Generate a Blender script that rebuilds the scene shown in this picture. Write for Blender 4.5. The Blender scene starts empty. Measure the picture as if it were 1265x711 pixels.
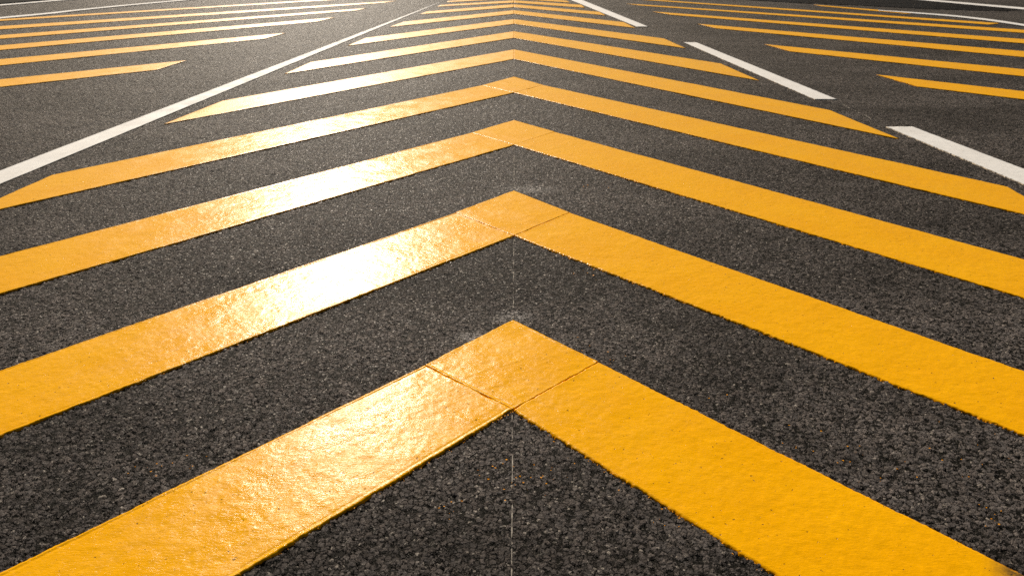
import bpy, math, random
import numpy as np
from mathutils import Vector
D = {"grime": [1.3096, 1.4318],
 "chevrons": [{"tip": [0.0051, 2.8227],
 "notch": [0.0014, 2.1712],
 "Lo": [-1.6603, 1.0815],
 "Li": [-1.2136, 0.8999],
 "Ro": [1.5473, 1.1866],
 "Ri": [1.1176, 0.9535],
 "seam": [[-0.3274, 2.4596], [0.3268, 2.483]]}, {"tip": [0.0126, 4.53],
 "notch": [0.0108, 3.7767],
 "Lo": [-2.6176, 1.6514],
 "Li": [-2.2947, 1.3591],
 "Ro": [2.604, 1.6494],
 "Ri": [2.2928, 1.3665],
 "seam": [[-0.3252, 4.1283], [0.3326, 4.1351]]}, {"tip": [0.0171, 6.4043],
 "notch": [0.0152, 5.614],
 "Lo": [-3.3485, 2.6169],
 "Li": [-3.2469, 2.0303],
 "Ro": [3.3021, 2.5707],
 "Ri": [3.1847, 1.9886],
 "seam": [[-0.3198, 5.9808], [0.3423, 6.0067]]}, {"tip": [0.0219, 8.4135],
 "notch": [0.0198, 7.5636],
 "Lo": [-3.0335, 4.8625],
 "Li": [-3.1428, 4.003],
 "Ro": [3.1233, 4.6105],
 "Ri": [3.098, 3.9024],
 "seam": [[-0.3027, 7.9353], [0.3198, 7.9483]]}, {"tip": [0.0266, 10.3824],
 "notch": [0.0247, 9.6093],
 "Lo": [-2.704, 7.1863],
 "Li": [-2.8788, 6.2666],
 "Ro": [2.8207, 6.7928],
 "Ri": [2.9835, 5.7922],
 "seam": None}, {"tip": [0.031, 12.2297],
 "notch": [0.0293, 11.5003],
 "Lo": [-2.4056, 9.3692],
 "Li": [-2.507, 8.5899],
 "Ro": [2.4654, 9.2704],
 "Ri": [2.6099, 8.1977],
 "seam": None}, {"tip": [0.0349, 13.8618],
 "notch": [0.0333, 13.1954],
 "Lo": [-2.116, 11.4917],
 "Li": [-2.2258, 10.7266],
 "Ro": [2.1867, 11.4233],
 "Ri": [2.3076, 10.49],
 "seam": None}, {"tip": [0.0385, 15.3468],
 "notch": [0.037, 14.7179],
 "Lo": [-1.8168, 13.48],
 "Li": [-1.9516, 12.7839],
 "Ro": [1.8718, 13.4222],
 "Ri": [1.9539, 12.6487],
 "seam": None}, {"tip": [0.0413, 16.5114],
 "notch": [0.0399, 15.9327],
 "Lo": [-1.5932, 15.1267],
 "Li": [-1.6778, 14.6496],
 "Ro": [1.6328, 15.0547],
 "Ri": [1.6878, 14.4613],
 "seam": None}, {"tip": [0.0434, 17.3927],
 "notch": [0.0422, 16.8784],
 "Lo": [-1.4486, 16.3588],
 "Li": [-1.4845, 16.0615],
 "Ro": [1.4135, 16.4094],
 "Ri": [1.4298, 15.8373],
 "seam": None}, {"tip": [0.0457, 18.348],
 "notch": [0.0443, 17.7788],
 "Lo": [-1.3566, 17.2427],
 "Li": [-1.3695, 16.9861],
 "Ro": [1.1768, 17.3361],
 "Ri": [1.2139, 16.8962],
 "seam": None}],
 "left": [[[-7.3988, 6.6158], [-3.9393, 9.5179], [-4.0227, 8.857], [-7.0418, 6.262]], [[-8.4392, 7.6472], [-3.4228, 12.0581], [-3.546, 11.4233], [-8.014, 7.2257]], [[-9.3839, 8.5836], [-3.1153, 14.1364], [-3.2865, 13.515], [-8.9925, 8.1956]], [[-10.3082, 9.4998], [-2.8401, 15.7431], [-2.9587, 15.3171], [-9.9109, 9.1059]], [[-11.3191, 10.5018], [-2.4678, 17.2986], [-2.6679, 16.8427], [-10.8945, 10.0809]], [[-9.1515, 13.5854], [-2.4899, 18.8865], [-2.6583, 18.4745], [-8.9958, 13.342]]],
 "right": [[[6.9041, 6.0293], [4.0, 8.5452], [4.1271, 7.8711], [6.5706, 5.7034]], [[7.965, 7.0661], [3.4648, 10.8641], [3.6008, 10.2214], [7.5306, 6.6416]], [[9.1069, 8.1822], [3.054, 13.1954], [3.22, 12.6179], [8.6017, 7.6884]], [[10.0829, 9.136], [2.6259, 15.1267], [2.8792, 14.5683], [9.6473, 8.7103]], [[11.0311, 10.0627], [2.3436, 16.6842], [2.5639, 16.3085], [10.6298, 9.6705]], [[8.0939, 13.2739], [2.2628, 18.2438], [2.4178, 17.8979], [7.8054, 13.0957]], [[7.4881, 14.8286], [6.1335, 16.4602], [6.192, 16.1267], [7.2258, 14.7455]]],
 "solid": [[-3.7522, 3.0012], [-0.6708, 22.2281], [-0.6467, 22.9563], [-3.5332, 2.7841]],
 "dash": [[[3.0575, 6.1833], [3.2679, 6.1833], [3.8282, 2.7028], [3.5596, 2.4628]], [[2.3959, 11.0447], [2.5672, 11.0288], [3.0657, 7.248], [2.8572, 7.248]], [[0.7699, 20.7018], [1.0433, 20.8348], [2.1858, 12.8155], [2.0029, 12.8155]]],
 "edgeL": [[[-10.0454, 12.5061], [-9.5404, 13.2514], [-9.0135, 14.1492], [-8.5101, 14.9267], [-8.3307, 15.4516], [-7.8668, 16.2918], [-7.3695, 17.0586], [-6.6971, 18.0388]], [[-9.8355, 12.2297], [-9.3595, 12.9866], [-8.8691, 13.911], [-8.3817, 14.6905], [-8.2158, 15.2287], [-7.7753, 16.094], [-7.2948, 16.8784], [-6.6397, 17.8779]]],
 "farL": [[[-11.9868, 14.3036], [-10.9058, 15.7119], [-10.394, 16.4263], [-9.7594, 17.5452], [-9.2442, 18.4745]], [[-11.813, 14.0857], [-10.7631, 15.497], [-10.2522, 16.1923], [-9.6377, 17.3174], [-9.1431, 18.2645]]],
 "edgeR": [[[6.9743, 15.3617], [7.3703, 15.0547], [7.959, 14.4481], [8.2525, 13.813], [8.3881, 13.1177], [8.5571, 11.9002], [8.7435, 9.7971]], [[6.9293, 15.2581], [7.2842, 14.8705], [7.8357, 14.2131], [8.1032, 13.5501], [8.2306, 12.8579], [8.3744, 11.6307], [8.5366, 9.5482]]],
 "farR": [[[7.9262, 19.5744], [8.9596, 17.7003], [9.4947, 16.7367], [10.0178, 15.8058], [10.9279, 14.1364], [12.0074, 12.2297]], [[7.7895, 19.2246], [8.8007, 17.3738], [9.2983, 16.3756], [9.8031, 15.4516], [10.69, 13.813], [11.7444, 11.9462]]],
 "band": [[[4.2603, 20.7018], [6.562, 20.1856], [7.7362, 19.088], [8.7551, 17.2799], [9.2618, 16.3085], [9.7294, 15.4065]], [[3.7306, 18.0388], [5.1861, 17.4686], [6.161, 16.7719], [7.0309, 16.2419], [8.0886, 15.5884], [8.7386, 15.3468], [9.3795, 15.2581]]],
 "verge": [[[-19.4164, 17.1686], [-15.9136, 19.2246], [-15.2445, 24.427], [-15.1991, 27.7247], [-14.5894, 30.8276]], [[-13.1706, 11.4148], [-12.0599, 14.3952], [-10.9891, 15.8373], [-10.4977, 16.5974], [-9.8843, 17.7788]]],
 "guideR": [[3.0364, 7.1326], [3.07, 6.2219]],
 "centre": [[0.0131, 8.4135], [-0.001, 1.3723]],
 "smudge": [[-0.0017, 2.8519, 0.085, 0.045], [0.0989, 4.5716, 0.17, 0.06], [-0.1386, 2.6839, 0.1, 0.04]],
 "pitch": 0.44650030802585483,
 "H": 1.5,
 "F": 941.0,
 "splat": [[0.1962, 1.9928, 0.05], [0.2205, 1.8523, 0.06], [0.1658, 1.8447, 0.05], [0.3311, 2.3527, 0.04], [0.2734, 2.6184, 0.05], [0.387, 2.5249, 0.03], [-0.1663, 1.675, 0.05], [0.0179, 1.7783, 0.05], [0.4469, 1.6424, 0.04], [0.9019, 1.9511, 0.08], [1.0219, 1.9308, 0.06], [1.3093, 1.8715, 0.07], [1.3706, 1.675, 0.06], [1.3746, 1.6424, 0.04], [0.6752, 2.2477, 0.05], [0.5213, 4.5877, 0.06], [0.3384, 3.3168, 0.05], [-0.0554, 1.8523, 0.04], [-1.087, 1.8447, 0.03], [-1.0116, 1.8909, 0.03], [1.4409, 1.9308, 0.1], [0.0666, 1.8074, 0.04], [0.6641, 1.6916, 0.08], [1.1378, 1.7783, 0.1]]}
random.seed(7); rng = np.random.default_rng(7)
sc = bpy.context.scene
COL = sc.collection
SUN_EL, SUN_STR, SKY_STR = 28.8, 5.0, .046
CAM_H = D['H']

# ------------------------------------------------------------------ helpers
def tag(o, label=None, cat=None, group=None, kind=None):
    if label: o['label'] = label
    if cat: o['category'] = cat
    if group: o['group'] = group
    if kind: o['kind'] = kind
    return o

def empty(name, loc):
    o = bpy.data.objects.new(name, None); COL.objects.link(o)
    o.location = loc; o.empty_display_size = .1
    return o

def mesh_obj(name, co, faces, mat, parent=None, smooth=True):
    """co (n,3) world metres; faces an (m,4) array or a list of index lists."""
    me = bpy.data.meshes.new(name)
    co = np.asarray(co, np.float32)
    off = np.zeros(3, np.float32)
    if parent is not None:
        off = np.array(parent.location, np.float32)
    co = co - off
    if isinstance(faces, np.ndarray):
        m, k = faces.shape
        me.vertices.add(len(co)); me.vertices.foreach_set('co', co.ravel())
        me.loops.add(m * k); me.loops.foreach_set('vertex_index', faces.astype(np.int32).ravel())
        me.polygons.add(m)
        me.polygons.foreach_set('loop_start', np.arange(0, m * k, k, dtype=np.int32))
        me.update(calc_edges=True)
    else:
        me.from_pydata([tuple(map(float, c)) for c in co], [], faces)
    if smooth:
        me.polygons.foreach_set('use_smooth', np.ones(len(me.polygons), bool))
    me.materials.append(mat)
    me.update()
    o = bpy.data.objects.new(name, me); COL.objects.link(o)
    o.parent = parent
    return o

def _h(ix, iy, seed):
    n = (ix.astype(np.int64) * 374761393 + iy.astype(np.int64) * 668265263 + seed * 982451653) & 0x7fffffff
    n = ((n ^ (n >> 13)) * 1274126177) & 0x7fffffff
    n = n ^ (n >> 16)
    return (n & 0xffff) / 65535.0 * 2 - 1

def noise(x, y, wl, seed=0):
    x = np.asarray(x, float) / wl; y = np.asarray(y, float) / wl
    ix = np.floor(x); iy = np.floor(y); fx = x - ix; fy = y - iy
    fx = fx * fx * (3 - 2 * fx); fy = fy * fy * (3 - 2 * fy)
    a, b = _h(ix, iy, seed), _h(ix + 1, iy, seed)
    c, d = _h(ix, iy + 1, seed), _h(ix + 1, iy + 1, seed)
    return (a * (1 - fx) + b * fx) * (1 - fy) + (c * (1 - fx) + d * fx) * fy

def grid_faces(nu, nv):
    i = np.arange((nu - 1) * (nv - 1)); r = i // (nv - 1); c = i % (nv - 1)
    a = r * nv + c
    return np.stack([a, a + nv, a + nv + 1, a + 1], 1)

# ------------------------------------------------------------------ node helper
class NT:
    def __init__(s, name):
        s.mat = bpy.data.materials.new(name); s.mat.use_nodes = True
        s.t = s.mat.node_tree; s.t.nodes.clear()
        s.out = s.n('ShaderNodeOutputMaterial')
        s.bsdf = s.n('ShaderNodeBsdfPrincipled')
        s.l(s.bsdf.outputs[0], s.out.inputs['Surface'])
        s.geo = s.n('ShaderNodeNewGeometry').outputs['Position']
    def n(s, t, **k):
        o = s.t.nodes.new(t)
        for a, v in k.items(): setattr(o, a, v)
        return o
    def l(s, a, b): s.t.links.new(a, b)
    def val(s, sock, v):
        if hasattr(v, 'is_linked') or isinstance(v, bpy.types.NodeSocket): s.l(v, sock)
        else: sock.default_value = v
    def math(s, op, a, b=0.0, c=0.0, clamp=False):
        m = s.n('ShaderNodeMath', operation=op, use_clamp=clamp)
        for i, v in enumerate((a, b, c)): s.val(m.inputs[i], v)
        return m.outputs[0]
    def rng(s, v, a, b, c=0.0, d=1.0, smooth=True):
        m = s.n('ShaderNodeMapRange', interpolation_type='SMOOTHSTEP' if smooth else 'LINEAR')
        s.val(m.inputs[0], v)
        for i, x in enumerate((a, b, c, d)): s.val(m.inputs[i + 1], x)
        return m.outputs[0]
    def noise(s, scale, detail=2.0, rough=.5, vec=None, dist=0.0):
        m = s.n('ShaderNodeTexNoise')
        s.l(vec or s.geo, m.inputs['Vector'])
        m.inputs['Scale'].default_value = scale; m.inputs['Detail'].default_value = detail
        m.inputs['Roughness'].default_value = rough; m.inputs['Distortion'].default_value = dist
        return m.outputs[0]
    def voro(s, scale, vec=None, feature='F1', dim='2D'):
        m = s.n('ShaderNodeTexVoronoi', feature=feature, voronoi_dimensions=dim)
        s.l(vec or s.geo, m.inputs['Vector'])
        m.inputs['Scale'].default_value = scale
        return m
    def mix(s, f, a, b, mode='MIX'):
        m = s.n('ShaderNodeMix', data_type='RGBA', blend_type=mode)
        s.val(m.inputs[0], f)
        for i, v in ((6, a), (7, b)):
            if isinstance(v, tuple): v = v + (1.0,) if len(v) == 3 else v
            s.val(m.inputs[i], v)
        return m.outputs[2]
    def map(s, scale, rot=0.0):
        m = s.n('ShaderNodeMapping'); s.l(s.geo, m.inputs[0])
        m.inputs['Scale'].default_value = scale; m.inputs['Rotation'].default_value = (0, 0, rot)
        return m.outputs[0]
    def bump(s, h, dist, strength=1.0, prev=None):
        b = s.n('ShaderNodeBump'); b.inputs['Strength'].default_value = strength
        b.inputs['Distance'].default_value = dist; s.l(h, b.inputs['Height'])
        if prev is not None: s.l(prev, b.inputs['Normal'])
        return b.outputs[0]
    def flat(s):
        """World position with z dropped, so relief does not swim with the height."""
        sp = s.n('ShaderNodeSeparateXYZ'); s.l(s.geo, sp.inputs[0])
        cb = s.n('ShaderNodeCombineXYZ'); s.l(sp.outputs[0], cb.inputs[0]); s.l(sp.outputs[1], cb.inputs[1])
        s.geo = cb.outputs[0]
        return sp

# ------------------------------------------------------------------ materials
def asphalt(name, tint=(1, 1, 1), bright=1.0, displace=True, rough=.56, spec=.022):
    m = NT(name); m.flat()
    wob = m.n('ShaderNodeTexNoise'); m.l(m.geo, wob.inputs['Vector']); wob.inputs['Scale'].default_value = 90
    va = m.n('ShaderNodeVectorMath', operation='MULTIPLY_ADD')
    m.l(wob.outputs['Color'], va.inputs[0]); va.inputs[1].default_value = (.013, .013, 0); wob.inputs['Detail'].default_value = 3; m.l(m.geo, va.inputs[2])
    w = va.outputs[0]
    v1 = m.voro(64, w); v2 = m.voro(128, w); e1 = m.voro(64, w, 'DISTANCE_TO_EDGE'); e2 = m.voro(128, w, 'DISTANCE_TO_EDGE'); v3 = m.voro(330, w)
    def sep(v):
        c = m.n('ShaderNodeSeparateColor'); m.l(v.outputs['Color'], c.inputs[0]); return c.outputs
    c1, c2 = sep(v1), sep(v2)
    d1 = m.math('MULTIPLY', m.rng(e1.outputs['Distance'], .015, .17), m.rng(v1.outputs['Distance'], .75, .30, .72, 1.0))
    d2 = m.math('MULTIPLY', m.rng(e2.outputs['Distance'], .015, .20), m.rng(v2.outputs['Distance'], .75, .30, .65, 1.0))
    d3 = m.rng(v3.outputs['Distance'], .65, .1)
    fill = m.math('MULTIPLY', m.rng(m.noise(48, 4, .65), .42, .62), .78)   # mastic closes most of the gaps between stones
    d1 = m.math('MAXIMUM', d1, m.math('MULTIPLY', fill, .9)); d2 = m.math('MAXIMUM', d2, fill)
    pres = m.rng(c1[0], .22, .45)                      # some cells hold no big stone
    big = m.math('MULTIPLY', m.math('MULTIPLY', d1, pres), m.rng(c1[1], 0, 1, .5, 1))
    sm = m.math('MULTIPLY', d2, m.rng(c2[0], 0, 1, .15, .85))
    h = m.math('MAXIMUM', big, m.math('MULTIPLY', sm, .8))
    h = m.math('MULTIPLY_ADD', d3, .09, h)
    patch = m.noise(7, 4, .65)
    tex = m.noise(260, 3, .65)
    h = m.math('MULTIPLY_ADD', tex, .12, h)
    h = m.math('MULTIPLY', h, m.rng(patch, .3, .7, .60, .95))
    # colour: near-black hollows (dark binder plus painted-in cavity shade), grey-brown stone tops, stones differ one from the next
    lo = m.noise(1.0, 5, .62, m.map((.5, 1.3, 1), math.radians(-35)), .6)
    tone = m.math('MULTIPLY', m.rng(c1[2], 0, 1, .76, 1.20, False), m.rng(c2[1], 0, 1, .74, 1.28, False))
    tone = m.math('MULTIPLY', tone, m.rng(lo, .3, .7, .64, 1.28))
    tone = m.math('MULTIPLY', tone, m.rng(tex, .3, .7, .62, 1.34))
    tone = m.math('MULTIPLY', tone, bright * 1.34)
    warm = m.mix(c1[1], (.067 * tint[0], .061 * tint[1], .060 * tint[2]), (.088 * tint[0], .076 * tint[1], .070 * tint[2]))
    stone = m.mix(1.0, warm, tone, 'MULTIPLY')
    col = m.mix(m.rng(h, .13, .58), (.007 * bright, .007 * bright, .006 * bright), stone)
    pale = m.math('MULTIPLY', m.rng(c2[2], .975, .985), m.rng(d2, .35, .6))
    col = m.mix(m.math('MULTIPLY', pale, .75), col, (.27, .24, .21))
    # chalk dust left at the tips of the two nearest chevrons and along the guide line
    dust = None
    for x, y, rx, ry in D['smudge']:
        vm = m.n('ShaderNodeVectorMath', operation='SUBTRACT'); m.l(m.geo, vm.inputs[0]); vm.inputs[1].default_value = (x, y, 0)
        vs = m.n('ShaderNodeVectorMath', operation='DIVIDE'); m.l(vm.outputs[0], vs.inputs[0]); vs.inputs[1].default_value = (rx * 1.5, ry * 1.8, 1)
        ln = m.n('ShaderNodeVectorMath', operation='LENGTH'); m.l(vs.outputs[0], ln.inputs[0])
        k = m.rng(ln.outputs['Value'], 1.0, .1)
        dust = k if dust is None else m.math('MAXIMUM', dust, k)
    dust = m.math('MULTIPLY', m.math('MULTIPLY', dust, m.rng(m.noise(140, 4, .75), .36, .58)), m.rng(h, .25, .6, .15, .9))
    col = m.mix(m.math('MULTIPLY', dust, .95), col, (.42, .40, .39))
    m.l(col, m.bsdf.inputs['Base Color'])
    m.l(m.rng(m.math('ADD', tex, m.math('MULTIPLY', c2[0], .5)), .4, 1.2, rough - .12, rough + .12), m.bsdf.inputs['Roughness'])
    m.l(m.rng(m.math('MULTIPLY', m.rng(c2[2], .86, .92), d2), .3, .8, spec, spec * 9), m.bsdf.inputs['Specular IOR Level']); m.bsdf.inputs['Specular Tint'].default_value = (1, .86, .70, 1)
    if displace:
        dn = m.n('ShaderNodeDisplacement'); m.l(h, dn.inputs['Height'])
        dn.inputs['Midlevel'].default_value = .92; dn.inputs['Scale'].default_value = .0105
        m.l(dn.outputs[0], m.out.inputs['Displacement'])
        m.mat.displacement_method = 'BOTH'
    else:
        m.l(m.bump(h, .006), m.bsdf.inputs['Normal'])
    return m.mat

def paint(name, base, deep, rough=.34, dirt=.25, spec=.5, stint=(1.0, 1.0, 1.0)):
    m = NT(name); sp = m.flat()
    z = sp.outputs[2]
    st = m.map((42, 190, 1), math.radians(6))
    wrinkle = m.noise(1.0, 4, .6, st, 1.2)
    grain = m.noise(330, 2, .6)
    stones = m.voro(110); stn = m.rng(stones.outputs['Distance'], .7, .1)
    lump = m.noise(30, 3, .55)
    h = m.math('MULTIPLY_ADD', wrinkle, .75, m.math('MULTIPLY', stn, .12))
    finew = m.noise(1.0, 3, .6, m.map((70, 330, 1), math.radians(-5)), .8)
    h = m.math('MULTIPLY_ADD', finew, .34, h)
    h = m.math('MULTIPLY_ADD', lump, .6, h)
    h = m.math('MULTIPLY_ADD', grain, .04, h)
    pit = m.math('MULTIPLY', m.rng(m.noise(70, 2, .5), .69, .74), 1.0)
    h = m.math('SUBTRACT', h, m.math('MULTIPLY', pit, .9))
    nrm = m.bump(h, .0009)
    m.l(nrm, m.bsdf.inputs['Normal'])
    wear = m.rng(m.noise(3.2, 5, .6), .3, .72)
    col = m.mix(wear, base, deep)
    col = m.mix(m.rng(wrinkle, .62, .34, 0, .35), col, tuple(c * .72 for c in deep))
    scuff = m.math('MULTIPLY', m.rng(m.noise(18, 5, .7), .56, .78), dirt)
    col = m.mix(scuff, col, tuple(c * .45 for c in deep))
    col = m.mix(m.math('MULTIPLY', pit, .8), col, (.08, .04, .015))
    # grime dragged over the paint by the front right corner
    gv = m.n('ShaderNodeVectorMath', operation='DISTANCE'); m.l(m.geo, gv.inputs[0]); gv.inputs[1].default_value = (*D['grime'], 0)
    gr = m.math('MULTIPLY', m.rng(gv.outputs['Value'], .11, .015), m.rng(m.noise(60, 4, .7), .3, .6, .55, 1.0))
    col = m.mix(m.math('MULTIPLY', gr, .93), col, (.045, .036, .028))
    low = m.rng(z, .0008, -.003)  # low flanks tinted orange to colour in their shaded side
    col = m.mix(m.math('MULTIPLY', low, .9), col, (deep[0] * .95, deep[1] * .75, deep[2] * .5))
    m.l(col, m.bsdf.inputs['Base Color'])
    m.l(m.rng(m.math('ADD', m.noise(6, 4, .6), m.math('MULTIPLY', grain, .4)), .4, 1.0, rough - .09, rough + .12), m.bsdf.inputs['Roughness'])
    fil = m.noise(1.0, 5, .7, m.map((110, 300, 1), math.radians(-8)), 1.2)     # glossy skin worn through in fine filaments
    fine = m.noise(420, 2, .6)
    gl = m.rng(m.math('MULTIPLY_ADD', fine, .45, fil), .60, .86, .25, 2.1)
    m.l(m.math('MULTIPLY', gl, spec), m.bsdf.inputs['Specular IOR Level'])
    m.bsdf.inputs['Specular Tint'].default_value = stint + (1,)
    return m.mat

ASPHALT = asphalt('asphalt')
ROADFAR = asphalt('asphalt_plain', displace=False)
DARK = asphalt('shadow_band_asphalt', (.8, .95, 1.15), .22, False, .9, .02)  # asphalt darkened to paint in the shadow band at far right
YELLOW = paint('yellow_paint', (.98, .478, .0004), (.94, .438, .0003), rough=.225, spec=.060, stint=(1.0, .96, .90))
YELLOW_GLARE = paint('glare_yellow_paint', (.98, .478, .0004), (.94, .438, .0003), rough=.36, spec=.075, stint=(1.0, .97, .92))  # same yellow, with far and left-hand glare built into its gloss
YELLOW_MATT = paint('duller_yellow_paint', (.98, .478, .0004), (.94, .438, .0003), rough=.30, spec=.04, stint=(1.0, .96, .90))
WHITE = paint('white_paint', (.87, .865, .86), (.79, .775, .76), rough=.66, dirt=.6, spec=.12)
def simple(name, col, rough=.8, spread=.4):
    m = NT(name)
    k = m.noise(60, 4, .7)
    m.l(m.mix(m.rng(k, .3, .7), tuple(c * (1 - spread) for c in col), tuple(c * (1 + spread) for c in col)), m.bsdf.inputs['Base Color'])
    m.bsdf.inputs['Roughness'].default_value = rough; m.bsdf.inputs['Specular IOR Level'].default_value = .05
    return m.mat
CHALK = simple('chalk_line', (.36, .33, .29), .9)
FLECK = simple('orange_fleck', (.80, .33, .006), .5, .1)
VERGE = simple('verge_black', (.006, .006, .005), .95)  # near-black over the whole corner strip

# ------------------------------------------------------------------ ground
tag(mesh_obj('ground', [(-900, -900, -.02), (900, -900, -.02), (900, 900, -.02), (-900, 900, -.02)], [[0, 1, 2, 3]], ROADFAR, smooth=False), kind='structure')
r = .0030
ys = .55 * np.exp(np.arange(0, math.log(60 / .55), r))
ss = np.arange(-1.45, 1.4501, r * 1.05)
X, Y = ys[:, None] * ss[None, :], np.repeat(ys[:, None], len(ss), 1)
und = .006 * noise(X, Y, 3.1, 3) * np.clip(Y / 8, 0, 1) * 0
tag(mesh_obj('road', np.stack([X, Y, und], -1).reshape(-1, 3), grid_faces(len(ys), len(ss))[:, ::-1].copy(), ASPHALT), kind='structure')

# ------------------------------------------------------------------ painted markings
def slab(name, A, B, C_, E, mat, parent=None, gaps=(0, 0), T=.0015, edge=(1.0, 1.0), bead=1.0, seed=1, cut_rough=1.0, skirt_out=1.0, drape=.0026, endlip=1.0):
    """A painted strip of real thickness: A->B its outer edge, E->C_ its inner edge.
    Edges are ragged where the paint ran into the stones, with a raised lip along them."""
    A, B, C_, E = [np.array(p, float) for p in (A, B, C_, E)]
    def along(P, Q, d): 
        L = np.linalg.norm(Q - P); return P + (Q - P) / L * d
    if gaps[0]: A, E = along(A, B, gaps[0]), along(E, C_, gaps[0])
    if gaps[1]: B, C_ = along(B, A, gaps[1]), along(C_, E, gaps[1])
    L = max(np.linalg.norm(B - A), np.linalg.norm(C_ - E)); Wd = max(np.linalg.norm(E - A), np.linalg.norm(C_ - B))
    near = max(.9, min(p[1] for p in (A, B, C_, E))); mean = (A[1] + B[1] + C_[1] + E[1]) / 4
    res = max(.0035, .0016 * (.5 * near + .5 * mean))
    nu = int(min(max(L / res, 12), 1500)) + 1; nv = int(min(max(Wd / res, 10), 260)) + 1
    u = np.linspace(0, 1, nu)[:, None]; v = np.linspace(0, 1, nv)[None, :]
    P = ((1 - u) * (1 - v))[..., None] * A + (u * (1 - v))[..., None] * B + (u * v)[..., None] * C_ + ((1 - u) * v)[..., None] * E
    d0 = v * Wd + 0 * u; d1 = (1 - v) * Wd + 0 * u
    across = (E + C_ - A - B); across = across / np.linalg.norm(across)
    x, y = P[..., 0], P[..., 1]
    def rough_edge(s):
        f = .0022 * noise(x, y, .011, s) + .0018 * noise(x, y, .026, s + 1) + .0016 * noise(x, y, .12, s + 2)
        f = f + .0022 * np.maximum(noise(x, y, .0075, s + 3) - .35, 0) * 3
        return f
    fall = max(.010, res * 2.2)
    off = -edge[0] * rough_edge(seed + 10) * np.exp(-(d0 / fall) ** 2) + edge[1] * rough_edge(seed + 20) * np.exp(-(d1 / fall) ** 2)
    P = P + off[..., None] * across
    # the two short ends
    l0 = u * L + 0 * v; l1 = (1 - u) * L + 0 * v
    dirn = (B - A) / np.linalg.norm(B - A)
    off2 = cut_rough * (.0022 * noise(x, y, .013, seed + 31) + .0028 * noise(x, y, .05, seed + 32)) * (np.exp(-(l0 / fall) ** 2) - np.exp(-(l1 / fall) ** 2))
    P = P + off2[..., None] * dirn
    z = T + .0007 * noise(x, y, .16, seed + 40) + (.0006 * noise(x, y, .045, seed + 41) + .0004 * noise(x, y, .016, seed + 42)) * float(np.clip((.016 - res) / .009, 0, 1))
    dm = np.minimum(d0, d1); de = np.minimum(l0, l1)
    fine_ = float(np.clip((.016 - res) / .009, 0, 1))               # relief of the rim only where it can be seen
    lip = fine_ * (.75 + .5 * noise(x, y, .2, seed + 43)) * bead
    z = z + lip * (.0016 * np.exp(-((dm - .005) / .0045) ** 2) - .0010 * np.exp(-((dm - .016) / .005) ** 2))
    z = z + (endlip * .0006 * np.exp(-(de / .012) ** 2)) * (res < .008)
    z = z - fine_ * drape * np.exp(-(dm / .0048) ** 2)
    co = np.concatenate([P, z[..., None]], -1).reshape(-1, 3)
    faces = grid_faces(nu, nv)
    idx = np.arange(nu * nv).reshape(nu, nv)
    ring = np.concatenate([idx[:, 0], idx[-1, 1:], idx[-2::-1, -1], idx[0, -2:0:-1]])
    cen = co[ring].copy(); cen[:, 2] = -.0065
    ctr = np.roll(co[ring], 1, 0) - np.roll(co[ring], -1, 0); outw = np.stack([-ctr[:, 1], ctr[:, 0]], 1)
    outw /= np.linalg.norm(outw, axis=1)[:, None] + 1e-9
    sgn = np.sign(np.cross(B - A, E - A)) * 1.0
    push = np.clip(.0022 + .0035 * noise(cen[:, 0], cen[:, 1], .012, seed + 60), .0003, .006) * skirt_out * fine_
    cen[:, :2] += outw * (-sgn * push)[:, None] * -1
    n0 = len(co); co = np.concatenate([co, cen])
    k = np.arange(len(ring)); k2 = (k + 1) % len(ring)
    skirt = np.stack([ring[k], n0 + k, n0 + k2, ring[k2]], 1)
    a2 = np.cross(B - A, E - A)
    faces = np.concatenate([faces, skirt])
    if a2 < 0: faces = faces[:, ::-1]
    o = mesh_obj(name, co, np.ascontiguousarray(faces), mat, parent)
    sm = np.ones(len(faces), bool); sm[-len(ring):] = False          # crisp arris between top and flank
    o.data.polygons.foreach_set('use_smooth', sm)
    return o

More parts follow.
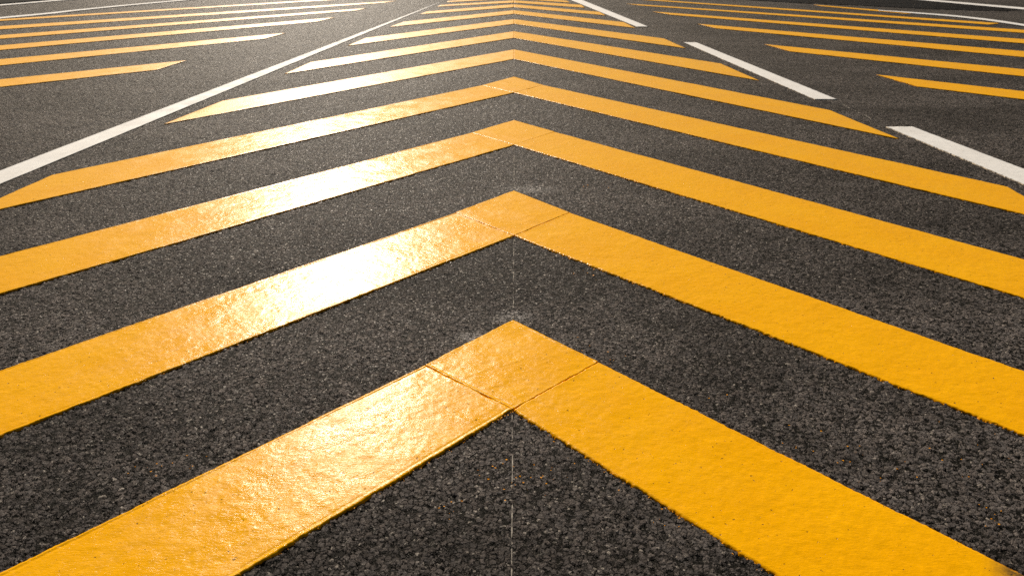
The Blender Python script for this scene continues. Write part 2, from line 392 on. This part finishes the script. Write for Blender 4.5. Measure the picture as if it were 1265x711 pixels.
CHEV = [
 'widest yellow chevron at the very front, cracked seams around its corner block',
 'second yellow chevron from the front, seams at its corner and glare on its left arm',
 'third yellow chevron from the front, its long arms running off both sides of the photo',
 'fourth yellow chevron from the front, its ends cut obliquely at the borders of the photo',
 'fifth yellow chevron from the front, its right tip beside the gap between white dashes',
 'sixth yellow chevron from the front, its right tip beside the middle white dash',
 'seventh yellow chevron from the front, ending near the upper end of the middle dash',
 'eighth yellow chevron from the front, its right tip beside the foot of the far dash',
 'thin yellow chevron, third from the far end of the row of chevrons',
 'very thin yellow chevron, second from the far end of the row of chevrons',
 'farthest and smallest yellow chevron, where the white lines come closest together',
]
for i, c in enumerate(D['chevrons']):
    t = empty('chevron_marking', (c['tip'][0], c['tip'][1], 0))
    tag(t, CHEV[i], 'road chevron', 'yellow chevrons between the white lines')
    g = .0017
    near = i < 4
    if c['seam']:
        sl, sr = c['seam']
        slab('corner_block', c['tip'], sr, c['notch'], sl, YELLOW, t, (0, 0), seed=100 + i * 7, edge=(.55, .5), cut_rough=.7, T=.0018 if i < 2 else .0015, endlip=float(i < 2), drape=.0012 if i < 2 else .0002, bead=1.0 if i < 2 else .25)
        slab('arm', sl, c['Lo'], c['Li'], c['notch'], YELLOW, t, (g * (2.0 if i < 2 else .05), 0), seed=101 + i * 7, edge=(.6, .8), bead=1.0, drape=.0016, endlip=float(i < 2))
        slab('arm', sr, c['Ro'], c['Ri'], c['notch'], YELLOW, t, (g * (2.6 if i < 2 else .2), 0), seed=102 + i * 7, edge=(.8, 1.0), bead=.4, drape=.0032, endlip=float(i < 2))
    else:
        slab('arm', c['tip'], c['Lo'], c['Li'], c['notch'], YELLOW_GLARE, t, (g, 0), seed=101 + i * 7)
        slab('arm', c['tip'], c['Ro'], c['Ri'], c['notch'], YELLOW, t, (g, 0), seed=102 + i * 7)

LEFT = ['nearest and shortest yellow bar left of the solid white line, pointed at its right end',
 'second nearest yellow bar left of the solid white line, its tip washed out by glare',
 'third yellow bar from the front, left of the solid white line, its tip glaring white',
 'fourth yellow bar from the front, left of the solid white line',
 'fifth yellow bar from the front, left of the solid line, second from the far end',
 'farthest thin yellow bar left of the solid white line, starting at an edge line']
RIGHT = ['nearest yellow bar right of the white dashes, short pointed wedge at the right border',
 'second nearest yellow bar right of the white dashes, pointing left above the nearest wedge',
 'third yellow bar from the front, right of the white dashes',
 'fourth yellow bar from the front, right of the dashes, pointing at the far dash',
 'fifth yellow bar from the front, right of the white dashes, long and thin',
 'long thin yellow bar on the right running into the curved edge line',
 'farthest and faintest yellow bar on the right, short, fading into the curved white line']
for lst, labs, grp in ((D['left'], LEFT, 'yellow bars left of the solid white line'), (D['right'], RIGHT, 'yellow bars right of the white dashes')):
    for i, (a, b, c_, e) in enumerate(lst):
        o = slab('bar_marking', a, b, c_, e, YELLOW_GLARE if lst is D['left'] else YELLOW_MATT, seed=300 + i * 5 + len(grp))
        tag(o, labs[i], 'road bar', grp)

o = slab('lane_line', *D['solid'], WHITE, seed=500)
tag(o, 'long solid white line along the left side of the chevrons', 'road line')
DASH = ['nearest white dash right of the chevrons, running out at the right border',
 'middle white dash right of the chevrons, whole in view with both ends square',
 'far white dash right of the chevrons, running out at the top of the photo']
for i, q in enumerate(D['dash']):
    tag(slab('lane_dash', *q, WHITE, seed=520 + i), DASH[i], 'road dash', 'white dashes right of the chevrons')

def ribbon(name, up, lo, mat, z, seed, label=None, cat=None, kind=None, soft=0.0):
    up, lo = np.array(up, float), np.array(lo, float)
    def dense(p, n=120):
        s = np.concatenate([[0], np.cumsum(np.linalg.norm(np.diff(p, axis=0), axis=1))]); s /= s[-1]
        k = np.linspace(0, 1, n)
        # smooth the bends a little
        q = np.stack([np.interp(k, s, p[:, j]) for j in (0, 1)], 1)
        for _ in range(20): q[1:-1] = .25 * q[:-2] + .5 * q[1:-1] + .25 * q[2:]
        return q
    a, b = dense(up), dense(lo); n, m_ = len(a), 9
    v = np.linspace(0, 1, m_)[None, :, None]
    P = a[:, None] * (1 - v) + b[:, None] * v
    x, y = P[..., 0], P[..., 1]
    zz = z + .0006 * noise(x, y, .2, seed)
    if soft:
        P[:, -1, 1] += soft * noise(x[:, -1], y[:, -1], .5, seed + 3); P[:, 0, 1] += soft * .3 * noise(x[:, 0], y[:, 0], .5, seed + 4)
    co = np.concatenate([P, zz[..., None]], -1).reshape(-1, 3)
    f = grid_faces(n, m_)
    if np.cross(co[m_] - co[0], co[1] - co[0])[2] < 0: f = f[:, ::-1]
    o = mesh_obj(name, co, np.ascontiguousarray(f), mat)
    return tag(o, label, cat, None, kind)
ribbon('edge_line', *D['edgeL'], WHITE, .0065, 601, 'thin white edge line crossing the far left above the yellow bars', 'road line')
ribbon('edge_line', *D['farL'], WHITE, .0065, 602, 'faint white line along the black verge in the top left corner', 'road line')
ribbon('edge_line', *D['edgeR'], WHITE, .0065, 603, 'curved thin white line cutting off the yellow bars at the far right', 'road line')
ribbon('edge_line', *D['farR'], WHITE, .0065, 604, 'white line beyond the dark strip in the top right corner', 'road line')
ribbon('road', *D['band'], DARK, .0035, 605, kind='structure', soft=.1)  # dark sheet laid in place of a shadow on the far asphalt
ribbon('verge', *D['verge'], VERGE, .012, 606, kind='structure', soft=.05)

# ------------------------------------------------------------------ chalk guide lines (snapped string, broken into specks)
def chalk(p, q, w, label, seed):
    """A thin trail of chalk lying in the hollows: the stones stand through it and break it up."""
    p, q = np.array(p, float), np.array(q, float); L = np.linalg.norm(q - p); d = (q - p) / L; nrm = np.array([-d[1], d[0]])
    n = max(int(L / .003), 40); k = np.linspace(0, L, n)
    c = p + d * k[:, None] + nrm * (.0012 * noise(k, k * 0, .05, seed))[:, None]
    ww = w * (.25 + 1.2 * noise(k, k * 0, .019, seed + 1) + .7 * noise(k, k * 0, .11, seed + 4)).clip(0, 1)
    z = -.0030 + .0016 * noise(k, k * 0, .021, seed + 2) + .0016 * noise(k, k * 0, .16, seed + 3)
    a, b = c + nrm * ww[:, None] / 2, c - nrm * ww[:, None] / 2
    co = np.stack([np.concatenate([a, z[:, None]], 1), np.concatenate([b, z[:, None]], 1)], 1).reshape(-1, 3)
    return tag(mesh_obj('guide_mark', co, grid_faces(n, 2)[:, ::-1].copy(), CHALK, smooth=False), label, 'chalk line', 'chalk guide marks')
cx = D['chevrons']
LBL = ['broken chalk line in front of the widest front chevron, running up to its inner corner',
       'broken chalk line between the widest front chevron and the second one',
       'chalk line on the asphalt between the second and third chevrons',
       'faint chalk line between the third and fourth chevrons',
       'faintest chalk line between the fourth and fifth chevrons']
chalk(D['centre'][1], (cx[0]['notch'][0], cx[0]['notch'][1] - .012), .0034, LBL[0], 700)
for i in range(4):
    a, b = cx[i]['tip'], cx[i + 1]['notch']
    chalk((a[0], a[1] + .01), (b[0], b[1] - .012), .0036 + .001 * i, LBL[i + 1], 710 + i * 9)
chalk(*D['guideR'], .012, 'faint chalk trace bridging the gap between the two nearer white dashes', 790)

# orange overspray specks
co, fs = [], []
for x, y, r_ in D['splat']:
    for k in range(random.randint(4, 9)):
        cx, cy = x + random.gauss(0, r_), y + random.gauss(0, r_ * .8)
        s = random.uniform(.0012, .0040) * (1 if y < 3 else 1.5); n0 = len(co); m_ = random.randint(5, 8)
        for j in range(m_):
            an = 2 * math.pi * j / m_
            rr = s * random.uniform(.5, 1.2)
            co.append((cx + math.cos(an) * rr, cy + math.sin(an) * rr * .8, random.uniform(-.0016, .0002)))
        fs.append(list(range(n0, n0 + m_)))
for c in D['chevrons'][:3]:                      # specks beside the ragged near edges
    for (a, b) in ((c['notch'], c['Li']), (c['notch'], c['Ri'])):
        for k in range(90):
            t = random.random() ** 1.3; px, py = a[0] + (b[0] - a[0]) * t, a[1] + (b[1] - a[1]) * t
            o_ = abs(random.gauss(0, .012)) + .002
            cx, cy = px, py - o_
            s = random.uniform(.0008, .0026); n0 = len(co)
            for j in range(5):
                an = 2 * math.pi * j / 5; rr = s * random.uniform(.5, 1.3)
                co.append((cx + math.cos(an) * rr, cy + math.sin(an) * rr, random.uniform(-.0016, .0002)))
            fs.append(list(range(n0, n0 + 5)))
tag(mesh_obj('paint_flecks', co, fs, FLECK, smooth=False), 'small orange paint flecks spattered on the asphalt beside the chevrons', 'paint flecks', None, 'stuff')

# ------------------------------------------------------------------ light
EL, AZ = math.radians(SUN_EL), math.radians(-14.2)     # azimuth from +Y, negative to the left
w = bpy.data.worlds.new('World'); sc.world = w; w.use_nodes = True
nt = w.node_tree; bg = nt.nodes['Background']
sky = nt.nodes.new('ShaderNodeTexSky'); sky.sky_type = 'NISHITA'; sky.sun_disc = False
sky.sun_elevation = EL; sky.sun_rotation = AZ
sky.air_density = 1.0; sky.dust_density = 5.0; sky.ozone_density = 1.0
haze = nt.nodes.new('ShaderNodeMix'); haze.data_type = 'RGBA'; haze.blend_type = 'MULTIPLY'     # warm, dusty low-sun sky
haze.inputs[0].default_value = 1.0; haze.inputs[7].default_value = (1.0, .90, .70, 1)
nt.links.new(sky.outputs[0], haze.inputs[6]); nt.links.new(haze.outputs[2], bg.inputs[0]); bg.inputs[1].default_value = SKY_STR
sl = bpy.data.lights.new('sun', 'SUN'); so = bpy.data.objects.new('sun', sl); COL.objects.link(so)
sl.energy = SUN_STR; sl.angle = math.radians(.55); sl.color = (1.0, .91, .79)
dv = Vector((math.sin(AZ) * math.cos(EL), math.cos(AZ) * math.cos(EL), math.sin(EL)))
so.rotation_euler = dv.to_track_quat('Z', 'Y').to_euler(); so.location = dv * 30

# ------------------------------------------------------------------ camera
cd = bpy.data.cameras.new('camera'); co_ = bpy.data.objects.new('camera', cd); COL.objects.link(co_)
co_.location = (0, 0, CAM_H); co_.rotation_euler = (math.pi / 2 - D['pitch'], 0, 0)
cd.sensor_width = 36; cd.lens = 36 * D['F'] / 1265; cd.clip_end = 3000; cd.clip_start = .05
cd.dof.use_dof = True; cd.dof.focus_distance = 3.0; cd.dof.aperture_fstop = 5.6
sc.camera = co_

sc.render.engine = 'CYCLES'
sc.view_settings.view_transform = 'Standard'; sc.view_settings.look = 'None'
sc.view_settings.exposure = 0; sc.view_settings.gamma = 1
sc.cycles.use_denoising = False; sc.cycles.sample_clamp_direct = 12; sc.cycles.sample_clamp_indirect = 3
